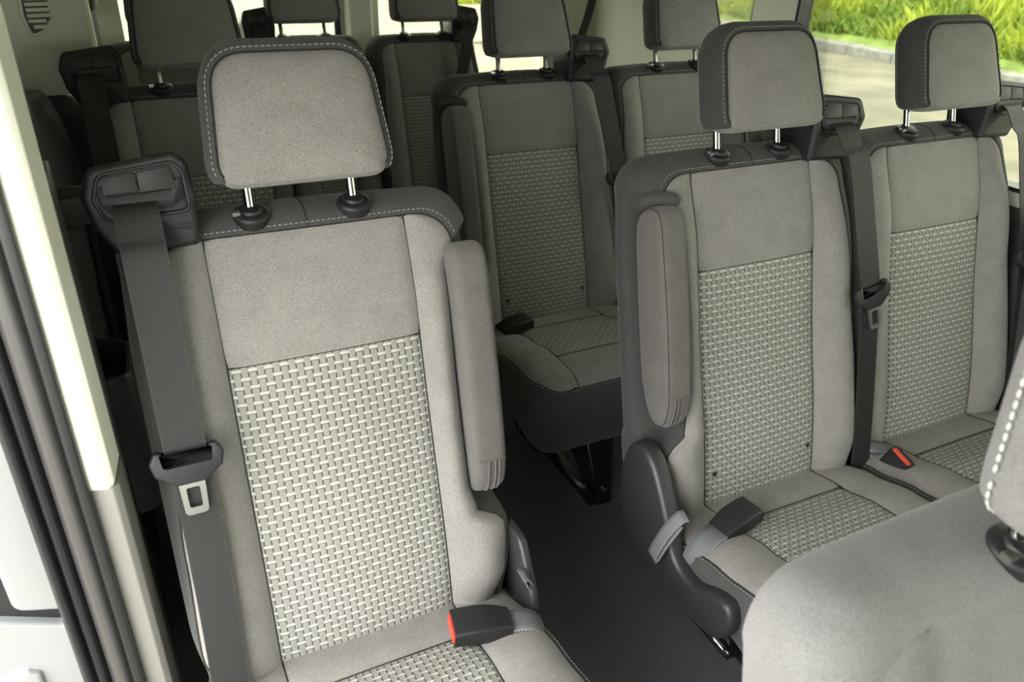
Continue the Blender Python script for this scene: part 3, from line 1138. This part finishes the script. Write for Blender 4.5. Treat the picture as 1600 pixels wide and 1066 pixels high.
# left wall, drifting inwards towards the back
LW = [(-.375, .14), (-.40, .3), (-.42, .6), (-.425, 1.20), (-.418, 1.252), (-.40, 1.265), (-.320, 1.283), (-.247, 1.30), (-.236, 1.32), (-.238, 1.80), (-.262, 1.86), (-.31, 1.90), (-.31, YB)]
LT = [(-.375, .14), (-.372, .45), (-.365, .60), (-.362, .95), (-.362, 1.20), (-.358, 1.27), (-.275, 1.305), (-.262, 1.33), (-.262, 1.80), (-.29, 1.86), (-.33, 1.90), (-.33, YB)]
def zt(y):
    return lerp_tab([(.6, .72), (1.2, .63), (1.25, .603), (1.31, .60), (1.4, .55), (1.8, .53)], y)
mb = MB()
rows = []
for k in (0, .01, .08, .2, .85, 1):
    rows.append([Vector((x - (.006 if k == 0 else 0), y, zt(y) + k * (ZR - zt(y)))) for x, y in LW])
mb.grid(rows)
rows2 = [[v + Vector((-.012, 0, 0)) for v in r] for r in rows]
mb.grid(rows2)
wl = struct('wall_left', mb, 'cream', True)
mb = MB()
rows = []
for z, off in ((FL, .035), (-.10, .035), (.20, .03), (.42, .035), (.55, .03), (.64, .018), (.69, .004), (.700, -.004), (.7001, -.066)):
    rows.append([Vector((x + off, y, FL + (z - FL) * (zt(y) - FL) / (.70 - FL))) for x, y in LT])
mb.grid(rows)
mb.grid([[v + Vector((-.03, 0, 0)) for v in r] for r in rows])
tl = struct('trim_3', mb, 'trim', True, 50)
# vent with louvres in the cream panel
def face(x, z, out=0.0):
    return Vector((x + out * .22, 1.265 + (x + .40) * .2258 - out, z))
vo = fillet([(-.362, .90), (-.369, .775), (-.360, .731), (-.330, .743), (-.312, .768), (-.304, .90)], [.004, .012, .012, .012, .012, .004], 5)
mb = MB(); mb.tube([face(x, z, .002) for x, z in vo], .0042, 8, True); mb.build('vent_rim', M['cream'], wl)
mb = MB(); mb.puffy(vo, lambda x, z, k: face(x, z, k), .0002, .0012, .0003, 1); mb.build('vent_recess', M['trim'], wl)
for k in range(12):
    z = .752 + .0118 * k
    x0, x1 = (-.360 if z > .76 else -.352), (-.312 if z > .775 else -.325)
    mb = MB(); mb.tube([face(x0 + (x1 - x0) * i / 4, z, .003) for i in range(5)], .0042, 6, flat=.8)
    mb.build('louvre', M['cream'], wl)
# cup holder ledge and storage bin in the dark lining
mb = MB()
ho = fillet([(-.36, .58), (-.287, .60), (-.285, .70), (-.36, .74)], [.0, .02, .03, 0], 5)
mb.puffy(ho, lambda x, y, z: Vector((x, y, z)), .505, .548, .006, 3)
ch = mb.build('cup_holder', M['trim'], tl)
mb = MB()
mb.lathe([(.030, -.004), (.030, .003), (.034, .004), (.036, .001)], (-.322, .655, .5465), (0, 0, 1), 24); mb.build('cup_rim', M['trim'], ch)
mb = MB(); mb.lathe([(.028, 0), (.028, .0055)], (-.322, .655, .5465), (0, 0, 1), 24); mb.build('cup_shade_disc', M['black'], ch)  # solid black disc standing in for the shade inside the cup well
bo = fillet([(-.37, .44), (-.275, .46), (-.270, .60), (-.37, .66)], [0, .03, .03, 0], 5)
mb = MB()
nb = normals2(bo)
prof = [(0, -.02), (0, .12), (0, .268), (-.004, .274), (-.010, .274), (-.014, .268), (-.014, .20), (-.03, .19)]
b = mb.grid([[Vector((x + n[0] * o_, y + n[1] * o_, z)) for (x, y), n in zip(bo, nb)] for o_, z in prof], True)
mb.cap([b + (len(prof) - 1) * len(bo) + i for i in range(len(bo))])
mb.cap([b + i for i in range(len(bo))][::-1])
mb.build('storage_bin', M['trim'], tl)

# rear edge of the side door opening: trim, seals and outer body, all vertical posts
def post(name, outline, z0, z1, mat, parent=None, kind=None, bev=.003):
    mb = MB(); mb.puffy(outline, lambda x, y, z: Vector((x, y, z)), z0, z1, bev, 2)
    return mb.build(name, M[mat], parent, kind, None, True, 50)
po = fillet([(-.332, .002), (-.303, -.006), (-.295, .000), (-.2885, .055), (-.300, .16), (-.375, .16), (-.345, .02)], [.003, .004, .004, .01, .01, 0, 0], 4)
pil = post('wall_door_pillar', po, .372, ZR, 'cream', None, 'structure', .012)
po2 = [((x + .004 if x < -.29 else x + .002), y + .003) for x, y in po]
post('trim_4', po2, FL, .376, 'greytrim', None, 'structure', .002)
# dark lining on the cabin side of the pillar
post('trim_5', fillet([(-.2975, .054), (-.2870, .058), (-.2915, .165), (-.31, .165)], [.003, .006, .008, 0], 3), FL, .735, 'trim', None, 'structure', .004)
post('trim_6', fillet([(-.342, .008), (-.335, -.009), (-.323, -.009), (-.322, .03), (-.342, .03)], .004, 3), FL, ZR, 'rubber', None, 'structure')
gs = post('trim_7', fillet([(-.3635, .010), (-.356, -.008), (-.343, -.010), (-.335, .004), (-.336, .03), (-.362, .03)], [.006, .008, .008, .006, 0, 0], 5), FL, ZR, 'greymetal', None, 'structure')
sl = post('trim_8', fillet([(-.381, .012), (-.376, .0), (-.368, .002), (-.362, .016), (-.364, .03), (-.380, .03)], .004, 4), FL, ZR, 'rubber', None, 'structure')
post('seal_lip', fillet([(-.395, .006), (-.390, -.006), (-.383, -.004), (-.379, .008), (-.383, .03), (-.393, .03)], .004, 4), FL, ZR, 'rubber', sl)

# cab end: windscreen wall, front door side and the header over the door opening
WF = (-.30, 1.56, .42, .96)
mb = MB(); wall_boxes(mb, 'y', -2.03, .06, -.40, XR + .06, FL, ZR, [WF]); struct('wall_front', mb, 'trim')
mb = MB(); mb.box((.63, -2.03, .69), (1.86, .005, .54)); struct('window_5', mb, 'glassfront')
WD = (-1.95, -1.25, .42, .96)
mb = MB(); wall_boxes(mb, 'x', -.40, .05, -2.0, -1.12, FL, ZR, [WD]); struct('wall_left_front', mb, 'trim')
mb = MB(); mb.box((-.40, -1.60, .69), (.005, .70, .54)); struct('window_6', mb, 'glassfront')
mb = MB(); mb.box((-.40, -.56, 1.06), (.05, 1.10, .09)); struct('trim_9', mb, 'cream')

# opened sliding door standing outside the body, its white front edge facing us
dr = bpy.data.objects.new('sliding_door', None); COL.objects.link(dr); dr.location = (-.45, .1, -.75)
dr['label'] = 'white painted sliding door edge outside the rubber door seals'; dr['category'] = 'door'
def dpart(name, pts, r, y0, y1, mat, bev=.01):
    mb = MB(); mb.puffy(fillet(pts, r, 5), lambda x, z, y: Vector((x + .45, y - .1, z + .75)), y0, y1, bev, 4)
    return mb.build(name, M[mat], dr, None, None, True, 50)
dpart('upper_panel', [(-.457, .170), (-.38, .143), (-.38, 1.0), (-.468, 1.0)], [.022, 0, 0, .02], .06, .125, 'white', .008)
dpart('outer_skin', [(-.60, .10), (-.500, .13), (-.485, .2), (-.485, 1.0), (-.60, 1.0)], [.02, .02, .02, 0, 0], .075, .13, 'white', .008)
dpart('gasket', [(-.60, -.72), (-.38, -.72), (-.38, 1.0), (-.60, 1.0)], 0, .070, .134, 'rubber', .002)
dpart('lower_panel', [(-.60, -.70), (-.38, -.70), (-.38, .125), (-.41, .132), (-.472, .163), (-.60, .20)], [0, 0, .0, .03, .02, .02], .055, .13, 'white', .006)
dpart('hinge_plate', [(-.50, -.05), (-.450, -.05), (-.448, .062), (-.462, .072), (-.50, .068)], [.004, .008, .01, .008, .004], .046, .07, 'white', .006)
dpart('bracket', [(-.50, -.10), (-.468, -.10), (-.452, .016), (-.50, .004)], .003, .042, .066, 'slate', .002)

# ------------------------------------------------------------------ outside
mb = MB(); mb.box((8, 8, -1.05), (70, 70, .1)); gr = mb.build('ground', M['asphalt'], None, 'structure', None, False)
KX = 11.9
kb = bpy.data.objects.new('kerb', None); COL.objects.link(kb); kb.location = (KX, 8, -1.0)
kb['label'] = 'grey concrete kerb between the pale road and grass bank'; kb['category'] = 'kerb'
mb = MB(); mb.puffy(fillet([(0, -.05), (0, .16), (.25, .18), (.25, -.05)], [0, .03, .02, 0], 3), lambda x, z, y: Vector((x, y, z)), 0, .985, .01, 2)
kme = mb.mesh('kerb_stone', M['kerb'], True, 40)
for i in range(26):
    o = link('kerb_stone', kme, kb); o.location = (0, -8 + i, 0)
# grass bank
def bank_z(x, y):
    t = x - KX - .2
    return -.85 + .42 * t + .12 * math.sin(y * .9) * min(1, t) + .10 * math.sin(x * 1.3 + y * .5) * min(1, t)
mb = MB(); mb.grid([[Vector((x, y, bank_z(x, y))) for y in [-4 + k * .8 for k in range(38)]] for x in [KX + .2 + k * .6 for k in range(22)]])
bank = mb.build('grass_bank', M['soil'], None, 'structure')
mb = MB()
V, Fc = mb.v, mb.f
for k in range(30000):
    x = KX + .45 + 9.3 * random.random() ** 1.4
    y = -1.5 + 19.0 * random.random()
    z = bank_z(x, y)
    h = random.uniform(.16, .42) * (1 + .5 * math.sin(x * 2.1) * math.sin(y * 1.7))
    a = random.uniform(0, 6.283); lean = random.uniform(.05, .28)
    wv = random.uniform(.012, .028)
    ca, sa = math.cos(a), math.sin(a)
    la = random.uniform(0, 6.283)
    b = len(V)
    V += [(x - ca * wv, y - sa * wv, z - .02), (x + ca * wv, y + sa * wv, z - .02), (x + ca * wv * .7 + math.cos(la) * lean * .4, y + sa * wv * .7 + math.sin(la) * lean * .4, z + h * .6), (x + math.cos(la) * lean, y + math.sin(la) * lean, z + h)]
    Fc += [(b, b + 1, b + 2), (b, b + 2, b + 3)]
gm = mb.mesh('grass', M['grass'], False, None, False)
go = link('grass', gm, None, 'stuff'); go['label'] = 'yellow-green sunlit grass growing on the bank beyond the kerb'; go['category'] = 'grass'
# grass island behind the van on the right
mb = MB()
for k in range(5000):
    x = random.uniform(7.6, 11.6); y = random.uniform(19.4, 23.5); z = -1.0 + .08 * (y - 19.4)
    h = random.uniform(.2, .5); a = random.uniform(0, 6.283); wv = .03
    b = len(mb.v); la = random.uniform(0, 6.283)
    mb.v += [(x - math.cos(a) * wv, y - math.sin(a) * wv, z - .02), (x + math.cos(a) * wv, y + math.sin(a) * wv, z - .02), (x + math.cos(la) * .15, y + math.sin(la) * .15, z + h)]
    mb.f.append((b, b + 1, b + 2))
g2 = link('grass', mb.mesh('grass_far', M['grass'], False, None, False), None, 'stuff')
g2['label'] = 'small patch of grass far behind the right rear window'; g2['category'] = 'grass'
# limestone paving seen through the rear windows
pv = bpy.data.objects.new('paving', None); COL.objects.link(pv); pv.location = (3, 18, -1.0); pv['kind'] = 'structure'
mb = MB(); mb.puffy(fillet([(-.79, -.64), (.79, -.64), (.79, .64), (-.79, .64)], .04, 2), lambda x, y, z: Vector((x, y, z)), -.02, .035, .015, 1)
pme = mb.mesh('paving_slab', M['paver'], True, 40)
for i in range(9):
    for j in range(8):
        x = -5 + 1.6 * j + (.8 if i % 2 else 0)
        if x + 3 > 8.4 and i > 4:
            continue
        o = link('paving_slab', pme, pv); o.location = (x, -4.5 + 1.3 * i, random.uniform(-.005, .005))

# ------------------------------------------------------------------ seats
G = 'passenger seats in rows'
make_seat('passenger_seat', 0, 0, 'large single seat in the left foreground, its belt hanging at its left shoulder', 'L', G, studs=False)
make_seat('passenger_seat', .828, .030, 'aisle seat of the nearer pair, with armrest and dark plastic hinge cover', 'R', G)
make_seat('passenger_seat', 1.338, .044, 'window seat of the nearer pair, headrest standing out against the grass', 'N', G, studs=False)
make_seat('passenger_seat', .790, .892, 'middle-row aisle seat seen between the two near seats, black legs on the carpet', 'R', G)
make_seat('passenger_seat', 1.302, .900, 'middle-row window seat, mostly hidden behind the near aisle seat headrest', 'N', G, studs=False)
make_seat('passenger_seat', -.045, .955, 'dark shaded single seat directly behind the large left seat', 'L', G, studs=False)
make_seat('passenger_seat', -.028, 1.72, 'leftmost back-row seat, hidden behind the shaded single seat', 'P', G, studs=False, buckle=False, narrow=.80)
make_seat('passenger_seat', .382, 1.72, 'middle back-row seat, its headrest dark against the rear door post', 'NL', G, studs=False, buckle=False, narrow=.80)
make_seat('passenger_seat', .793, 1.69, 'right back-row seat with a belt crossing its woven back', 'N', G, studs=False, buckle=False, belt='cross', narrow=.80)
make_seat('front_seat', .44, -.82, 'blurred front seat shoulder and stitched headrest in the lower right corner', 'P', None, zoff=-.085, studs=False, buckle=False, narrow=1.06)
def wall_belt(pts, loop, label):
    root = bpy.data.objects.new('wall_seat_belt', None); COL.objects.link(root)
    root.location = pts[-1]; root['label'] = label; root['category'] = 'seat belt'; root['group'] = 'belts on the rear side walls'
    off = Vector(pts[-1])
    path = spline([Vector(q) - off for q in pts], 6)
    ribbon(path, (.4, 1, 0) if loop[0] < 0 else (1, .3, 0), .045, .003).build('webbing', M['belt'], root)
    mb = MB()
    c = Vector(loop) - off
    mb.puffy(fillet([(-.032, -.022), (.032, -.022), (.024, .03), (-.024, .03)], .008, 4), lambda a, b_, k: c + Vector((k + a * .35, a, b_)), -.010, .012, .003, 2)
    g = mb.build('belt_guide', M['plastic'], root)
    mb = MB(); mb.lathe([(.009, 0), (.009, .006), (.005, .009)], c + Vector((.012 if loop[0] < 0 else -.012, 0, .014)), (1 if loop[0] < 0 else -1, 0, 0), 12)
    mb.build('guide_bolt', M['steel'], g)
wall_belt([(-.243, 1.83, 1.02), (-.240, 1.83, .80), (-.236, 1.83, .66), (-.234, 1.83, .50), (-.236, 1.83, .30)], (-.236, 1.82, .755), 'black belt with guide loop on the cream wall at left rear')
wall_belt([(1.575, 1.95, 1.0), (1.52, 1.93, .82), (1.47, 1.91, .66), (1.40, 1.90, .50), (1.34, 1.90, .35)], (1.50, 1.92, .77), 'black belt hanging before the cream panel at right rear')
fs = bpy.data.objects['front_seat']
for o in fs.children:
    nm = o.name.split('.')[0]
    if nm == 'headrest':
        # this headrest stands more upright than the backrest it sits on
        ang = REC * 1.05
        piv = P(0, .71, .04)
        R3 = Matrix.Rotation(ang, 3, 'X')
        o.rotation_euler.x = ang
        o.location = piv - R3 @ piv + Vector((.0, .0, .030))
    if nm in ('headrest_post', 'post_collar'):
        o.location.x += .035
    if nm in ('backrest_shell', 'bolster', 'upper_panel'):
        o.material_slots[0].link = 'OBJECT'
        o.material_slots[0].material = M['front']
    if nm == 'headrest':
        for c in [o] + [q for q in o.children if q.name.startswith('headrest_pad')]:
            c.material_slots[0].link = 'OBJECT'
            c.material_slots[0].material = M['front']
for o in list(fs.children_recursive):
    if o.name.split('.')[0] == 'seam' or (o.name.startswith('stitching') and o.parent.name.startswith(('backrest', 'cushion'))):
        bpy.data.objects.remove(o)
out_f = fillet([(-.112, .703), (.112, .703), (.098, .862), (-.098, .862)], [.028, .028, .048, .048], 9)
nor_f = normals2(out_f)
hf = next(o for o in fs.children if o.name.split('.')[0] == 'headrest')
for o in list(hf.children):
    if o.name.startswith('stitching'):
        bpy.data.objects.remove(o)
st = MB()
pf = [P(x + n[0] * .0112, y + n[1] * .0112 * (.4 if n[1] < -.5 else 1), HR_D + .062 + .010 * ((y - .78) / .08)) + (P(n[0], n[1], 0) - P(0, 0, 0)) * .001 for (x, y), n in zip(out_f, nor_f)]
stitches(st, pf + pf[:1], step=.0085, ln=.0060, r=.0015)
st.build('stitching', plain('pale_thread', (0.55, 0.55, 0.52, 1), 0.8), hf, 'stuff', 'bold pale stitching along the headrest side')
